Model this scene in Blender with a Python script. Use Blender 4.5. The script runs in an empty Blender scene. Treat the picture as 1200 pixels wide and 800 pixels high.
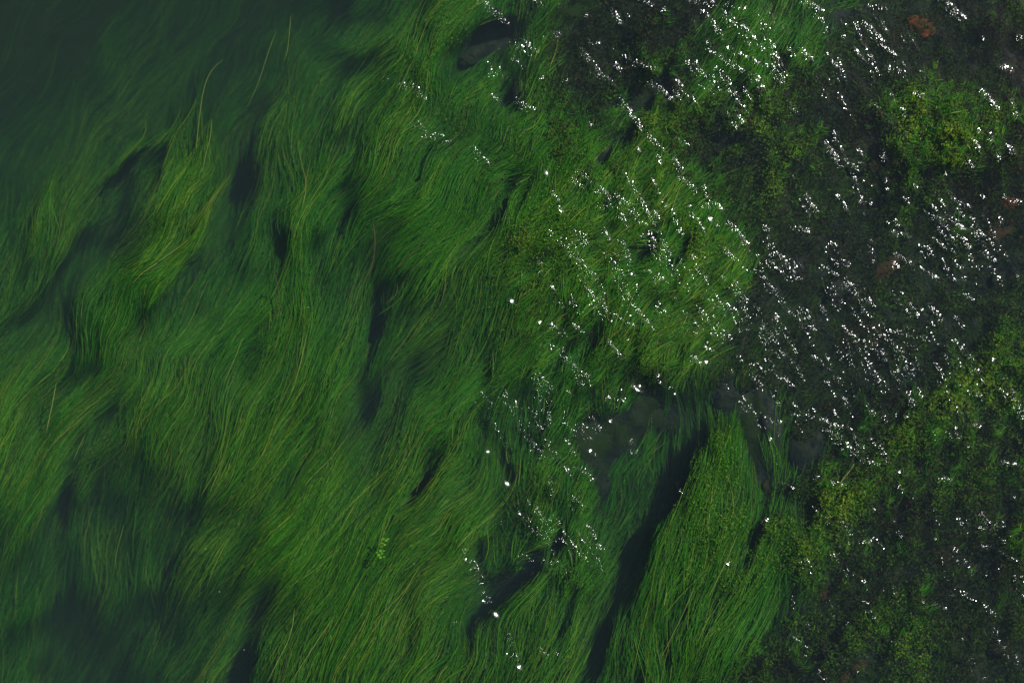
import bpy, bmesh, math, random
import numpy as np
from mathutils import Vector, noise as mnoise

rng = np.random.default_rng(11)
random.seed(11)
scene = bpy.context.scene
COL = scene.collection
R = math.radians

# ------------------------------------------------------------------ camera
PXM = 0.005            # metres per photo pixel at the water surface (z = 0)
CH = 10.0              # camera height above the water (shot from a bridge)
cam_d = bpy.data.cameras.new('camera')
cam = bpy.data.objects.new('camera', cam_d)
COL.objects.link(cam)
cam.location = (0, 0, CH)
cam.rotation_euler = (0, 0, 0)
cam_d.sensor_width = 36
cam_d.lens = 36 * CH / 6.0
cam_d.clip_end = 500
cam_d.dof.use_dof = True          # focused on the glittering surface; the deep weed goes slightly soft
cam_d.dof.focus_distance = CH + 0.02
cam_d.dof.aperture_fstop = 0.42
scene.camera = cam

# ------------------------------------------------------------------ light
SUN_EL, SUN_AZ = 57.0, 38.0      # azimuth counted from +X (photo right) towards +Y (photo top)
w = bpy.data.worlds.new('World')
scene.world = w
w.use_nodes = True
nt = w.node_tree
bg = nt.nodes['Background']
sky = nt.nodes.new('ShaderNodeTexSky')
sky.sky_type = 'NISHITA'
sky.sun_disc = False
sky.sun_elevation = R(SUN_EL)
sky.sun_rotation = R(90 - SUN_AZ)
nt.links.new(sky.outputs[0], bg.inputs[0])
bg.inputs[1].default_value = 0.055
sl = bpy.data.lights.new('sun', 'SUN')
sl.energy = 4.7
sl.angle = R(0.5)
sl.color = (1.0, 0.98, 0.94)
so = bpy.data.objects.new('sun', sl)
COL.objects.link(so)
sdir = Vector((math.cos(R(SUN_EL)) * math.cos(R(SUN_AZ)), math.cos(R(SUN_EL)) * math.sin(R(SUN_AZ)), math.sin(R(SUN_EL))))
so.location = sdir * 40
so.rotation_euler = sdir.to_track_quat('Z', 'Y').to_euler()

vs = scene.view_settings
vs.view_transform = 'Standard'
vs.look = 'None'
vs.exposure = 0.0
vs.gamma = 1.0
vs.use_curve_mapping = False

# ------------------------------------------------------------------ helpers
def tag(o, label=None, cat=None, group=None, kind=None):
    if label: o['label'] = label
    if cat: o['category'] = cat
    if group: o['group'] = group
    if kind: o['kind'] = kind
    return o

def empty(name, loc):
    o = bpy.data.objects.new(name, None)
    o.empty_display_size = 0.1
    o.location = loc
    COL.objects.link(o)
    return o

def at(px, py, z=0.0):
    """photo pixel + height -> place in the river (metres)"""
    k = PXM * (CH - z) / CH
    return ((px - 600.0) * k, (400.0 - py) * k, z)

def at_np(px, py, z):
    k = PXM * (CH - z) / CH
    return np.stack([(px - 600.0) * k, (400.0 - py) * k, z], -1)

def mesh_np(name, verts, faces, mat, parent=None, colors=None, smooth=True, extra=None):
    """verts (n,3), faces (m,k) with constant k"""
    me = bpy.data.meshes.new(name)
    n, (m, k) = len(verts), faces.shape
    me.vertices.add(n)
    me.vertices.foreach_set('co', np.ascontiguousarray(verts, dtype=np.float32).ravel())
    me.loops.add(m * k)
    me.loops.foreach_set('vertex_index', np.ascontiguousarray(faces, dtype=np.int32).ravel())
    me.polygons.add(m)
    me.polygons.foreach_set('loop_start', np.arange(0, m * k, k, dtype=np.int32))
    if smooth:
        me.polygons.foreach_set('use_smooth', np.ones(m, dtype=bool))
    me.update(calc_edges=True)
    if colors is not None:
        a = me.attributes.new('tint', 'FLOAT_COLOR', 'POINT')
        c = np.ones((n, 4), dtype=np.float32)
        c[:, :3] = colors
        a.data.foreach_set('color', c.ravel())
    if extra:
        for an, av in extra.items():
            a = me.attributes.new(an, 'FLOAT', 'POINT')
            a.data.foreach_set('value', np.ascontiguousarray(av, dtype=np.float32))
    me.materials.append(mat)
    o = bpy.data.objects.new(name, me)
    COL.objects.link(o)
    if parent is not None:
        o.parent = parent
        o.matrix_parent_inverse = parent.matrix_basis.inverted()
    return o

def smoothnoise(x, y, scale, seed, octaves=1):
    """value noise, about -1..1, feature size = scale"""
    out = np.zeros_like(np.asarray(x, float)); amp = 1.0; tot = 0
    for o in range(octaves):
        g = np.random.default_rng(seed * 97 + o).uniform(-1, 1, (128, 128))
        u = np.asarray(x) / scale + 31.7; v = np.asarray(y) / scale + 17.3
        iu = np.floor(u).astype(int); iv = np.floor(v).astype(int)
        fu = u - iu; fv = v - iv
        fu = fu * fu * fu * (fu * (fu * 6 - 15) + 10); fv = fv * fv * fv * (fv * (fv * 6 - 15) + 10)
        a = g[iu % 128, iv % 128]; b = g[(iu + 1) % 128, iv % 128]
        c = g[iu % 128, (iv + 1) % 128]; d = g[(iu + 1) % 128, (iv + 1) % 128]
        out = out + amp * ((a * (1 - fu) + b * fu) * (1 - fv) + (c * (1 - fu) + d * fu) * fv)
        tot += amp; amp *= 0.5; scale = scale * 0.5
    return out / tot * 1.5

# ------------------------------------------------------------------ materials
def new_mat(name):
    m = bpy.data.materials.new(name)
    m.use_nodes = True
    m.node_tree.nodes.clear()
    return m, m.node_tree.nodes, m.node_tree.links

def leaf_material(name, translucency=0.35, rough=0.55, grain=220.0):
    m, N, L = new_mat(name)
    out = N.new('ShaderNodeOutputMaterial')
    att = N.new('ShaderNodeAttribute'); att.attribute_name = 'tint'
    geo = N.new('ShaderNodeNewGeometry')
    no = N.new('ShaderNodeTexNoise'); no.inputs['Scale'].default_value = grain; no.inputs['Detail'].default_value = 2
    L.new(geo.outputs['Position'], no.inputs['Vector'])
    mr = N.new('ShaderNodeMapRange'); mr.inputs[1].default_value = 0.3; mr.inputs[2].default_value = 0.7
    mr.inputs[3].default_value = 0.6; mr.inputs[4].default_value = 1.35
    L.new(no.outputs['Fac'], mr.inputs[0])
    mul = N.new('ShaderNodeVectorMath'); mul.operation = 'SCALE'
    L.new(att.outputs['Color'], mul.inputs[0]); L.new(mr.outputs[0], mul.inputs['Scale'])
    p = N.new('ShaderNodeBsdfPrincipled')
    p.inputs['Roughness'].default_value = rough
    p.inputs['Specular IOR Level'].default_value = 0.12
    L.new(mul.outputs[0], p.inputs['Base Color'])
    t = N.new('ShaderNodeBsdfTranslucent')
    L.new(mul.outputs[0], t.inputs['Color'])
    mx = N.new('ShaderNodeMixShader'); mx.inputs[0].default_value = translucency
    L.new(p.outputs[0], mx.inputs[1]); L.new(t.outputs[0], mx.inputs[2])
    L.new(mx.outputs[0], out.inputs['Surface'])
    return m

M_STRAND = leaf_material('weed_blade')
M_FROND = leaf_material('alga_frond', 0.3, 0.6, 160.0)

def rock_material(name, c1, c2, c3, scale=9.0, moss=0.5):
    m, N, L = new_mat(name)
    out = N.new('ShaderNodeOutputMaterial')
    geo = N.new('ShaderNodeNewGeometry')
    n1 = N.new('ShaderNodeTexNoise'); n1.inputs['Scale'].default_value = scale; n1.inputs['Detail'].default_value = 8; n1.inputs['Roughness'].default_value = 0.65
    n2 = N.new('ShaderNodeTexNoise'); n2.inputs['Scale'].default_value = scale * 0.45; n2.inputs['Detail'].default_value = 6; n2.inputs['Roughness'].default_value = 0.7
    n3 = N.new('ShaderNodeTexNoise'); n3.inputs['Scale'].default_value = scale * 7; n3.inputs['Detail'].default_value = 4
    for n in (n1, n2, n3): L.new(geo.outputs['Position'], n.inputs['Vector'])
    r1 = N.new('ShaderNodeValToRGB')
    r1.color_ramp.elements[0].position = 0.42; r1.color_ramp.elements[0].color = (*c1, 1)
    r1.color_ramp.elements[1].position = 0.62; r1.color_ramp.elements[1].color = (*c2, 1)
    L.new(n1.outputs['Fac'], r1.inputs[0])
    mr = N.new('ShaderNodeMapRange'); mr.inputs[1].default_value = 0.62 - moss * 0.25; mr.inputs[2].default_value = 0.72 - moss * 0.2
    L.new(n2.outputs['Fac'], mr.inputs[0])
    mx = N.new('ShaderNodeMix'); mx.data_type = 'RGBA'
    L.new(mr.outputs[0], mx.inputs[0]); L.new(r1.outputs[0], mx.inputs[6]); mx.inputs[7].default_value = (*c3, 1)
    ms = N.new('ShaderNodeMapRange'); ms.inputs[3].default_value = 0.55; ms.inputs[4].default_value = 1.45
    L.new(n3.outputs['Fac'], ms.inputs[0])
    sc = N.new('ShaderNodeVectorMath'); sc.operation = 'SCALE'
    L.new(mx.outputs[2], sc.inputs[0]); L.new(ms.outputs[0], sc.inputs['Scale'])
    p = N.new('ShaderNodeBsdfPrincipled'); p.inputs['Roughness'].default_value = 0.85
    p.inputs['Specular IOR Level'].default_value = 0.1
    L.new(sc.outputs[0], p.inputs['Base Color'])
    bp = N.new('ShaderNodeBump'); bp.inputs['Distance'].default_value = 0.012; bp.inputs['Strength'].default_value = 0.8
    L.new(n3.outputs['Fac'], bp.inputs['Height']); L.new(bp.outputs[0], p.inputs['Normal'])
    L.new(p.outputs[0], out.inputs['Surface'])
    return m

M_BED = rock_material('silt_and_gravel', (0.007, 0.012, 0.014), (0.032, 0.038, 0.038), (0.014, 0.028, 0.006), 7.0, 0.7)
M_STONE = rock_material('dark_wet_stone', (0.008, 0.010, 0.009), (0.046, 0.044, 0.030), (0.018, 0.036, 0.006), 11.0, 0.6)
M_SLAB = rock_material('blue_grey_stone', (0.010, 0.014, 0.018), (0.036, 0.040, 0.038), (0.018, 0.028, 0.008), 8.0, 0.5)
M_RUST = rock_material('rusty_stone', (0.045, 0.022, 0.012), (0.21, 0.055, 0.022), (0.035, 0.030, 0.010), 13.0, 0.6)
M_BROWN = rock_material('brown_stone', (0.026, 0.018, 0.012), (0.060, 0.034, 0.020), (0.016, 0.024, 0.008), 8.0, 0.6)

# ------------------------------------------------------------------ how high the weed stands (read off the photo, 50 px cells)
GRID = """
0 0 0 0 0 0 0 1 2 3 6 3 2 2 2 3 2 5 3 2 2 2 2 4
0 0 1 0 0 0 1 2 3 5 5 2 3 2 2 4 3 6 4 2 2 2 2 3
0 0 1 1 1 1 2 3 5 6 5 5 4 3 3 3 4 4 3 2 3 6 6 4
0 1 2 2 3 2 3 4 6 6 5 5 5 6 6 5 4 3 4 2 2 6 8 5
2 3 3 3 5 3 4 6 6 7 6 6 6 6 6 6 5 3 3 2 2 4 3 3
3 4 3 4 6 3 4 6 5 6 6 6 7 6 6 6 6 3 2 2 2 2 3 2
4 3 3 6 4 3 5 5 4 6 6 5 6 7 7 7 5 2 2 2 2 2 2 2
3 3 6 5 3 4 6 5 4 4 5 5 6 6 7 6 4 2 2 2 2 2 2 3
3 4 5 4 4 5 6 6 4 4 5 5 5 5 6 5 3 2 2 2 2 3 4 5
4 5 4 5 5 6 6 6 3 5 5 4 3 3 3 2 3 2 2 2 3 4 4 4
5 4 4 5 5 6 6 6 4 5 6 4 3 2 2 2 6 2 2 3 4 5 4 4
5 4 3 4 5 6 6 6 5 6 6 4 4 3 2 2 7 3 2 6 5 4 4 3
4 3 2 3 4 5 6 6 6 6 6 4 4 4 3 6 7 6 5 4 3 3 3 4
3 2 2 3 4 5 6 6 6 6 5 4 4 4 3 6 7 5 4 3 3 3 3 3
3 1 2 2 3 4 5 6 6 6 5 4 5 4 3 6 6 5 3 3 4 4 3 3
2 1 1 2 3 4 6 6 6 6 6 5 5 4 3 6 6 5 3 3 2 3 2 2
"""
G = np.array([[float(v) for v in r.split()] for r in GRID.strip().splitlines()])

# strokes: (points, half width px, level change)
STROKES = [
 ([(142,222),(125,262),(106,295)],13,-2.6), ([(95,300),(70,342),(45,372),(15,398)],13,-2.0),
 ([(276,212),(268,250),(254,290)],16,-2.2), ([(224,318),(200,350),(176,378),(158,398)],8,-3.0),
 ([(246,188),(232,214),(219,245),(208,272)],5,-3.0), ([(402,228),(395,265),(380,295),(368,325),(362,345)],12,-3.8),
 ([(472,335),(455,343),(440,362),(434,392)],10,-3.8),([(432,400),(420,450),(408,492)],10,-2.0), ([(470,438),(440,470),(415,500),(400,545)],15,-1.8),
 ([(105,442),(94,462)],6,-2.5), ([(122,493),(92,524),(76,560),(66,600)],10,-2.4),
 ([(64,610),(60,650),(60,700),(62,760)],20,-1.6), ([(302,700),(287,735),(272,800)],19,-3.0),
 ([(600,40),(570,50),(545,66),(534,84)],11,-3.2), ([(654,640),(622,665),(600,682),(572,700)],11,-4.0), ([(572,700),(560,725)],9,-2.0),
 ([(752,545),(746,580),(740,620),(733,655)],25,-3.5), ([(730,660),(708,708),(692,755),(682,810)],10,-5.0),
 ([(772,95),(752,113),(738,122)],13,-3.5), ([(738,155),(722,165),(704,186)],9,-4.5), ([(700,186),(690,205)],6,-3.0),
 ([(856,158),(834,180),(818,198)],8,-3.0), ([(586,112),(594,128)],8,-3.0), ([(690,295),(702,310)],12,-2.0),
 ([(512,540),(500,560),(478,592)],5,-2.6), ([(348,468),(330,508)],4,-2.0), ([(366,510),(340,560),(325,600)],7,-2.0),
 ([(562,410),(566,450)],6,-2.2), ([(690,400),(655,420)],9,-1.6), ([(310,650),(330,690)],8,-1.0),
 ([(500,180),(480,215),(470,245)],4,-2.0), ([(600,200),(580,250),(560,280),(540,300)],5,-2.2), ([(620,205),(602,240)],5,-2.5),
 ([(640,300),(618,318)],6,-2.0), ([(672,690),(660,720),(655,745)],6,-3.0), ([(690,700),(680,740)],5,-2.5), ([(640,690),(625,715)],5,-2.0),
 ([(560,640),(555,700),(548,760)],6,-1.6), ([(545,730),(520,760),(500,800)],8,-2.0), ([(470,690),(480,740),(470,780)],6,-1.8),
 ([(690,505),(705,545)],14,-2.5), ([(560,500),(580,520),(600,560)],7,-1.6), ([(455,110),(430,160),(400,210)],4,-1.8),
 ([(420,140),(395,175),(375,190)],6,-1.6), ([(960,170),(935,195),(925,215)],10,-1.8), ([(900,600),(880,640),(870,660)],9,-2.6),
 ([(1170,110),(1190,95)],10,-1.2), ([(800,720),(792,715)],5,-2.5),
 ([(640,590),(655,610),(645,630)],9,-2.0), ([(700,580),(690,610)],9,-1.5), ([(620,660),(650,690)],6,-1.5), ([(610,520),(640,545),(660,560)],9,-1.5),
 # raised bright tresses
 ([(246,188),(236,205),(213,232),(192,272),(164,303),(128,322),(102,350),(90,380),(94,425)],12,1.1),
 ([(262,70),(240,92),(234,135),(228,190)],4,1.6), ([(170,142),(170,158),(150,180),(128,208)],5,1.8), ([(214,125),(196,162),(178,178)],3,1.2),
 ([(232,112),(206,155),(190,198)],5,2.0), ([(250,140),(240,178),(234,210)],7,2.2), ([(348,262),(342,300),(350,330),(352,372)],8,1.2),
 ([(440,60),(455,50),(480,60),(505,90)],8,1.0), ([(64,205),(50,250),(30,310)],8,1.4), ([(272,205),(240,240),(222,280),(200,322),(165,365)],4,2.4),
 ([(775,262),(745,300),(735,312)],5,-3.2), ([(806,288),(782,312)],5,-3.0), ([(705,318),(690,345)],7,-3.0), ([(765,345),(745,372)],6,-2.6), ([(665,372),(640,405)],6,-2.4), ([(720,225),(705,250)],5,-2.4), ([(708,510),(712,560),(705,630)],15,-2.6), ([(760,495),(752,560)],26,-4.0), ([(822,492),(796,540),(776,575)],12,-4.5), ([(788,505),(772,560),(745,625)],15,-5.0), ([(800,474),(845,472),(885,482)],10,-4.5), ([(880,520),(893,560)],8,-3.0), ([(852,510),(850,530),(845,560)],9,2.5), ([(960,160),(935,178),(912,205)],8,1.6), ([(700,210),(680,250),(650,290)],8,1.0),
 ([(860,500),(838,540),(805,580),(790,600),(770,640)],9,1.6), ([(1130,130),(1100,155),(1085,175)],16,1.4),
 ([(505,20),(520,40),(500,80),(495,110)],8,1.4), ([(760,150),(740,180)],6,1.2), ([(760,80),(758,50),(765,30)],8,1.4),
 ([(640,560),(625,600),(640,640)],10,1.2), ([(1180,420),(1150,445),(1120,470)],9,1.6), ([(1010,560),(985,585),(965,600)],14,1.6),
 ([(1070,480),(1100,500),(1080,520)],12,1.2), ([(340,590),(300,640),(285,680)],14,1.0),
]

STEP = 3
X0, Y0, X1, Y1 = -120, -120, 1320, 920
fx = np.arange(X0, X1 + 1, STEP); fy = np.arange(Y0, Y1 + 1, STEP)
FX, FY = np.meshgrid(fx, fy)                      # rows = y

def grid_interp(X, Y):
    u = np.clip((X - 25) / 50.0, 0, 23); v = np.clip((Y - 25) / 50.0, 0, 15)
    iu = np.minimum(u.astype(int), 22); iv = np.minimum(v.astype(int), 14)
    fu = u - iu; fv = v - iv
    fu = fu * fu * (3 - 2 * fu); fv = fv * fv * (3 - 2 * fv)
    return (G[iv, iu] * (1 - fu) + G[iv, iu + 1] * fu) * (1 - fv) + (G[iv + 1, iu] * (1 - fu) + G[iv + 1, iu + 1] * fu) * fv

def seg_dist(X, Y, pts):
    d = np.full(X.shape, 1e9)
    for (ax, ay), (bx, by) in zip(pts[:-1], pts[1:]):
        vx, vy = bx - ax, by - ay
        t = np.clip(((X - ax) * vx + (Y - ay) * vy) / (vx * vx + vy * vy + 1e-9), 0, 1)
        d = np.minimum(d, np.hypot(X - ax - t * vx, Y - ay - t * vy))
    return d

wx = FX + 14 * smoothnoise(FX, FY, 45, 1, 2); wy = FY + 14 * smoothnoise(FX, FY, 45, 2, 2)
LV = grid_interp(wx, wy)
wx = FX + 4 * smoothnoise(FX, FY, 22, 3); wy = FY + 4 * smoothnoise(FX, FY, 22, 4)
wx = wx + 7 * smoothnoise(FX, FY, 13, 35) * np.clip((FX - 660) / 60, 0, 1); wy = wy + 7 * smoothnoise(FX, FY, 13, 36) * np.clip((FX - 660) / 60, 0, 1)
for pts, hw, dl in STROKES:
    if pts[0][0] < 480 and dl < 0: dl *= 0.56
    LV = LV + dl * np.exp(-(seg_dist(wx, wy, pts) / hw) ** 2 * 0.8)
# long ridges and troughs lying along the current
u_ = FX * 0.5 - FY * 0.866; v_ = FX * 0.866 + FY * 0.5
LV = LV + 0.9 * smoothnoise(u_ + 14 * smoothnoise(FX, FY, 70, 33), v_ * 5.0 + 60 * smoothnoise(FX, FY, 90, 34), 150, 31, 2) * np.clip((LV - 0.8) / 2.0, 0, 1) * np.clip((820 - FX) / 150.0, 0.25, 1)
LV = LV + 1.3 * smoothnoise(u_, v_ * 2.2, 34, 37, 2) * np.clip((FX - 610) / 60, 0, 1) * np.clip((LV - 1.5) / 2.0, 0, 1)
LV = np.clip(LV, 0, 9)

# direction in which the strands trail (degrees, from photo right towards photo top)
FLOW = """50,300,68 60,230,70 20,400,48 50,450,55 50,550,60 100,500,58 40,700,75 100,650,78 130,240,58 95,380,80 150,312,30 180,290,52 220,240,58
240,170,78 150,160,50 200,350,55 200,450,60 250,500,66 250,600,62 300,640,52 330,560,60 350,480,60 380,420,62 300,330,46 330,240,60 380,210,62 430,200,66
350,130,52 330,60,62 420,90,60 450,60,28 380,50,30 470,50,66 400,330,60 450,280,60 480,240,55 500,200,50 520,280,60 550,330,60 500,360,48 560,400,56
420,400,82 480,440,60 520,460,38 540,520,55 450,550,66 400,640,60 450,680,54 520,650,55 540,600,48 400,740,58 320,750,62 350,690,62 560,760,66 490,760,50
600,540,78 640,720,70 620,760,60 680,650,65 660,750,72 740,750,82 780,700,78 820,620,70 860,560,82 850,520,86 870,700,62 760,650,66 850,780,66
620,280,56 600,200,46 640,210,60 700,160,58 720,100,45 580,100,60 730,690,56 712,740,62 770,640,58 900,620,72 520,100,76 500,150,58 750,300,45 800,350,45 950,150,45 930,180,50 1000,560,52
930,650,72 1100,150,45 1150,400,45 1050,500,45 900,750,66 1180,750,60 1180,50,50 60,60,55 0,200,62 230,740,60 100,780,60 345,350,92 345,300,78 430,520,62 600,680,40"""
fl = np.array([[float(v) for v in t.split(',')] for t in FLOW.split()])
num_c = np.zeros(FX.shape); num_s = np.zeros(FX.shape)
for x, y, a in fl:
    wgt = 1.0 / (((FX - x) ** 2 + (FY - y) ** 2) + 250.0) ** 1.6
    num_c += wgt * math.cos(R(a)); num_s += wgt * math.sin(R(a))
ANG = np.arctan2(num_s, num_c)
ANG = ANG + R(10) * smoothnoise(FX, FY, 80, 8, 2) + R(2)
# the current makes the long blades snake
ANG = ANG + R(17) * np.sin(u_ * 2 * math.pi / 118.0 + 3.2 * smoothnoise(FX, FY, 130, 38)) * np.clip(0.65 + 0.6 * smoothnoise(FX, FY, 110, 39), 0.15, 1) * np.clip((720 - FX) / 120.0, 0.25, 1) * (1 - 0.6 * np.clip((FY - 430) / 90.0, 0, 1) * np.clip((540 - FX) / 90.0, 0, 1)) + R(4) * smoothnoise(FX, FY, 28, 9)

# smooth river bed
def bed_depth(X, Y):
    t = np.clip((X - 470) / 190.0, 0, 1); t = t * t * (3 - 2 * t)
    z = -1.6 * (1 - t) - 0.43 * t
    z = z - 0.40 * np.exp(-(seg_dist(X, Y, [(790,500),(755,570),(735,650),(700,730),(680,830)]) / 34.0) ** 2)
    z = z + 0.06 * smoothnoise(X, Y, 70, 21, 3) + 0.03 * smoothnoise(X, Y, 16, 22, 2) * t
    return z
BEDZ = bed_depth(FX, FY)
ZT = np.array([-1.50, -1.18, -0.84, -0.58, -0.40, -0.29, -0.20, -0.14, -0.10, -0.07])
ZR = np.array([-0.50, -0.42, -0.33, -0.28, -0.23, -0.18, -0.14, -0.11, -0.09, -0.07])   # shallow side
SH = np.clip((FX - 520) / 120.0, 0, 1)
ZW = np.interp(LV, np.arange(10), ZT) * (1 - SH) + np.interp(LV, np.arange(10), ZR) * SH

def look(F, px, py):
    i = np.clip(((py - Y0) / STEP), 0, len(fy) - 1.001); j = np.clip(((px - X0) / STEP), 0, len(fx) - 1.001)
    i0 = i.astype(int); j0 = j.astype(int); fi = i - i0; fj = j - j0
    return (F[i0, j0] * (1 - fi) + F[i0 + 1, j0] * fi) * (1 - fj) + (F[i0, j0 + 1] * (1 - fi) + F[i0 + 1, j0 + 1] * fi) * fj

# ------------------------------------------------------------------ river bed (setting)
def axis(lo, hi, step, far):
    core = list(np.arange(lo, hi + 1e-6, step))
    ext, s, p = [], step, hi
    while p < far:
        s *= 1.35; p += s; ext.append(p)
    ext2, s, p = [], step, lo
    while p > -far:
        s *= 1.35; p -= s; ext2.append(p)
    return np.array(ext2[::-1] + core + ext)

def sheet(ax, ay, zf):
    X, Y = np.meshgrid(ax, ay)
    V = np.stack([X, Y, zf(X, Y)], -1).reshape(-1, 3)
    nx, ny = len(ax), len(ay)
    i = np.arange(nx - 1)[None, :] + np.arange(ny - 1)[:, None] * nx
    F = np.stack([i, i + 1, i + 1 + nx, i + nx], -1).reshape(-1, 4)
    return V, F

def bed_world(X, Y):
    k = PXM * (CH + 0.7) / CH
    return bed_depth(X / k + 600, 400 - Y / k)
V, F = sheet(axis(-3.6, 3.6, 0.022, 90), axis(-2.5, 2.5, 0.022, 90), bed_world)
bed = mesh_np('riverbed', V, F, M_BED)
tag(bed, 'dark silty river bed under the weed and stones', kind='structure')

# ------------------------------------------------------------------ water: rippled top, murky body
# broken, choppy places that catch the sun: x,y  or  x0,y0,x1,y1 ; upper case D = crowded
RIP = """562,0,590,28D 453,94 467,100,476,108 482,100,496,115D 488,147,497,160D 505,160,521,170D 553,178,566,190D 568,75,575,90 583,85,586,95 577,112,583,122
600,50,618,64D 600,70,610,80 652,10 685,20 617,0,632,8 715,18,725,27D 750,0,775,12 640,43,650,43D 690,50,700,50 678,58,700,85 690,85,715,100 718,58,742,78 742,75,765,82
718,75,726,88 700,85,712,95 762,97,786,119D 724,120,740,138D 742,134 745,145,750,155 790,95,812,120D 812,75,832,108D 826,50,834,60 838,65,868,85D 845,85,865,122D 868,105,875,118
850,135,858,150D 840,15,850,33D 805,0,840,8D 820,15,825,20 850,60,890,80 870,30,895,60 850,5,870,10 632,92 659,93 602,120,615,128D 690,148 757,160,775,178 765,165,775,195 750,175
790,165,805,172 790,185,800,200D 932,0,956,12D 955,20,962,27 970,35 925,58,930,66 938,58,949,70 903,80,915,95D 900,53,906,58 981,72,983,78 986,46 1001,30,1012,60 1012,30,1040,65D
1018,10,1038,14 1038,80,1044,90D 1053,60 1020,84,1022,98 972,95,975,97 962,112,968,115 924,122,929,132 975,155,983,160 966,168,984,196D 990,190,1006,200D 1003,178,1010,185
1032,178,1036,192 1057,120,1062,136 1072,112,1082,115 1103,7,1125,26D 1149,46 1193,49 1171,80,1181,84 1150,108,1168,130 1183,120,1190,142 1182,170,1188,185 1139,166,1146,178
1157,158,1167,186 1130,188,1140,197 1144,155 1131,175 670,210,680,218 680,205,710,238D 646,225,652,235 657,245 645,275 650,280,684,315D 672,275,687,288D 705,270,718,288 720,255
760,258,768,262D 750,278,766,300D 765,250,770,258 720,300,735,312D 735,312,745,320D 708,305,730,335D 715,330,732,345D 735,350,765,390 715,365,740,380 632,310 632,320 634,373,655,393D
645,335,660,360 668,355,685,368 670,380,680,388 793,207,812,225D 820,220,828,243D 832,240,843,246 840,268 857,262,876,290D 848,295,862,308D 892,267,898,298D 885,302,892,318 893,325,900,345
787,313,797,330 771,325,782,345D 820,320,826,330 845,327 800,370,820,400D 818,365,838,398D 835,372,848,400 852,360,868,388D 885,370,890,390 785,245,798,275 996,205,1010,250D
1022,218,1028,222 1038,212,1040,228 943,230,955,250D 980,230,990,245 1060,235,1063,240 1066,210,1072,222 1105,205 927,208,932,212 930,268,948,272 905,292,930,325D 900,305,925,330D
974,287,992,312D 970,315,1000,345 990,330,1010,350D 1015,350,1022,360D 1040,265,1050,280D 1018,285,1022,308 1045,312,1050,318 1075,310,1070,320 1082,248,1100,275D 1085,250,1110,265D
1120,262,1128,270D 1120,275,1133,295D 1140,275,1155,305D 1169,258,1172,265 1115,305,1130,330 1165,320,1173,338 1192,325 1045,345,1064,372D 1090,360,1102,378D 1115,365,1128,385
1130,345,1140,352 1175,232,1195,240 1145,228,1150,235 1118,235,1135,244 905,370,920,390D 935,370,955,390 990,385,1000,397D 1045,390,1085,400D 647,405,673,435D 675,440,683,455D 680,440,690,443
635,452,645,458D 660,465,663,460 633,475 600,470,604,480 610,482,615,495D 622,483,632,503D 638,480,645,500D 660,492,673,510D 680,502,690,515D 712,470,716,485D 690,520,695,535D 660,545,672,552D
615,515,638,543D 605,503,612,512D 640,520,652,540D 675,550,690,566D 668,585,678,592D 643,568,646,590 727,458 738,455 770,443,773,450D 785,457 735,520,748,542D 705,520 793,570,800,580
710,400,725,420 735,400 775,430 815,400,835,412 807,423,817,430D 840,425 847,452,853,460 878,440,893,460D 890,395,895,415D 866,465,878,490D 880,490,900,515D 903,400,915,420D 900,435,925,455D
920,420,935,435 950,420,965,430 970,430,985,450D 990,400,1000,440D 1020,440,1033,460D 1028,405,1040,425D 1055,410,1065,445D 1060,410,1072,440D 1055,440,1075,455 1013,400,1017,415
1107,405,1108,420 1128,405,1155,455D 1142,460,1150,470 1170,455,1200,490D 1180,450,1195,480D 1126,486 1143,500,1148,505 1118,505,1123,515D 1092,505,1095,515 905,465,915,485 988,470,997,487D
1015,475,1025,485D 1032,480,1040,495 1047,490 1059,490 1065,475,1075,482 1063,463,1070,475D 900,502,940,490D 890,488,905,500D 925,488,950,484D 945,488,985,505D 955,498,980,512D 980,512,988,522D 992,525,1008,540D
1010,542,1030,547D 1030,525,1040,545D 1100,560,1112,564 1170,543,1190,547 1135,525 908,535,910,545 918,568,930,573 925,598 1010,580,1022,598D 1068,585,1072,593 1087,587 1185,585,1188,595
958,600,970,612D 988,616,1003,635D 1010,635,1025,637D 1020,630,1035,645D 1045,615,1053,630 1047,645 1095,600 1147,605,1157,625D 1165,618,1175,635D 1150,618,1160,625 1120,648,1132,660D
1122,610,1132,625D 1094,632 1185,680,1198,705D 975,648,992,670D 946,658,953,673D 928,700,932,712 945,725,948,735 972,705,976,712 977,725 932,750,943,763D 927,766 945,770 960,790,965,800D
1012,683,1018,695 1012,706,1018,712 1015,710,1030,738D 1041,682,1050,703D 1080,708,1082,712 1095,710,1100,712 1110,690,1118,708D 1103,655,1105,670 1105,715 1128,695,1143,705D 1150,710,1165,725
1165,742,1180,778D 1187,773,1195,785D 1142,773,1153,797D 1130,750 1093,770 1048,758 1060,763 1079,770 993,733,995,765 1004,788 605,603,615,612 615,612,632,632D 632,605,640,620
637,610,650,632D 650,625,652,632D 662,634,668,645D 672,645,690,665D 685,640 700,655,702,670D 687,617,695,630 672,600 702,640,708,645 609,652,620,658 615,660 646,661 658,668,660,672
543,648,560,680D 557,680,570,705D 534,731 594,747,602,770D 600,768,610,775D 632,762,638,768 648,762,655,767 605,740 562,465,572,478D 585,515,592,520 590,470,600,480 585,612 869,667
1000,60,1030,90 1050,300,1100,330 1090,420,1110,450 950,560,990,570 1150,640,1190,660 1040,560,1060,580 1090,280,1120,300"""
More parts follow.
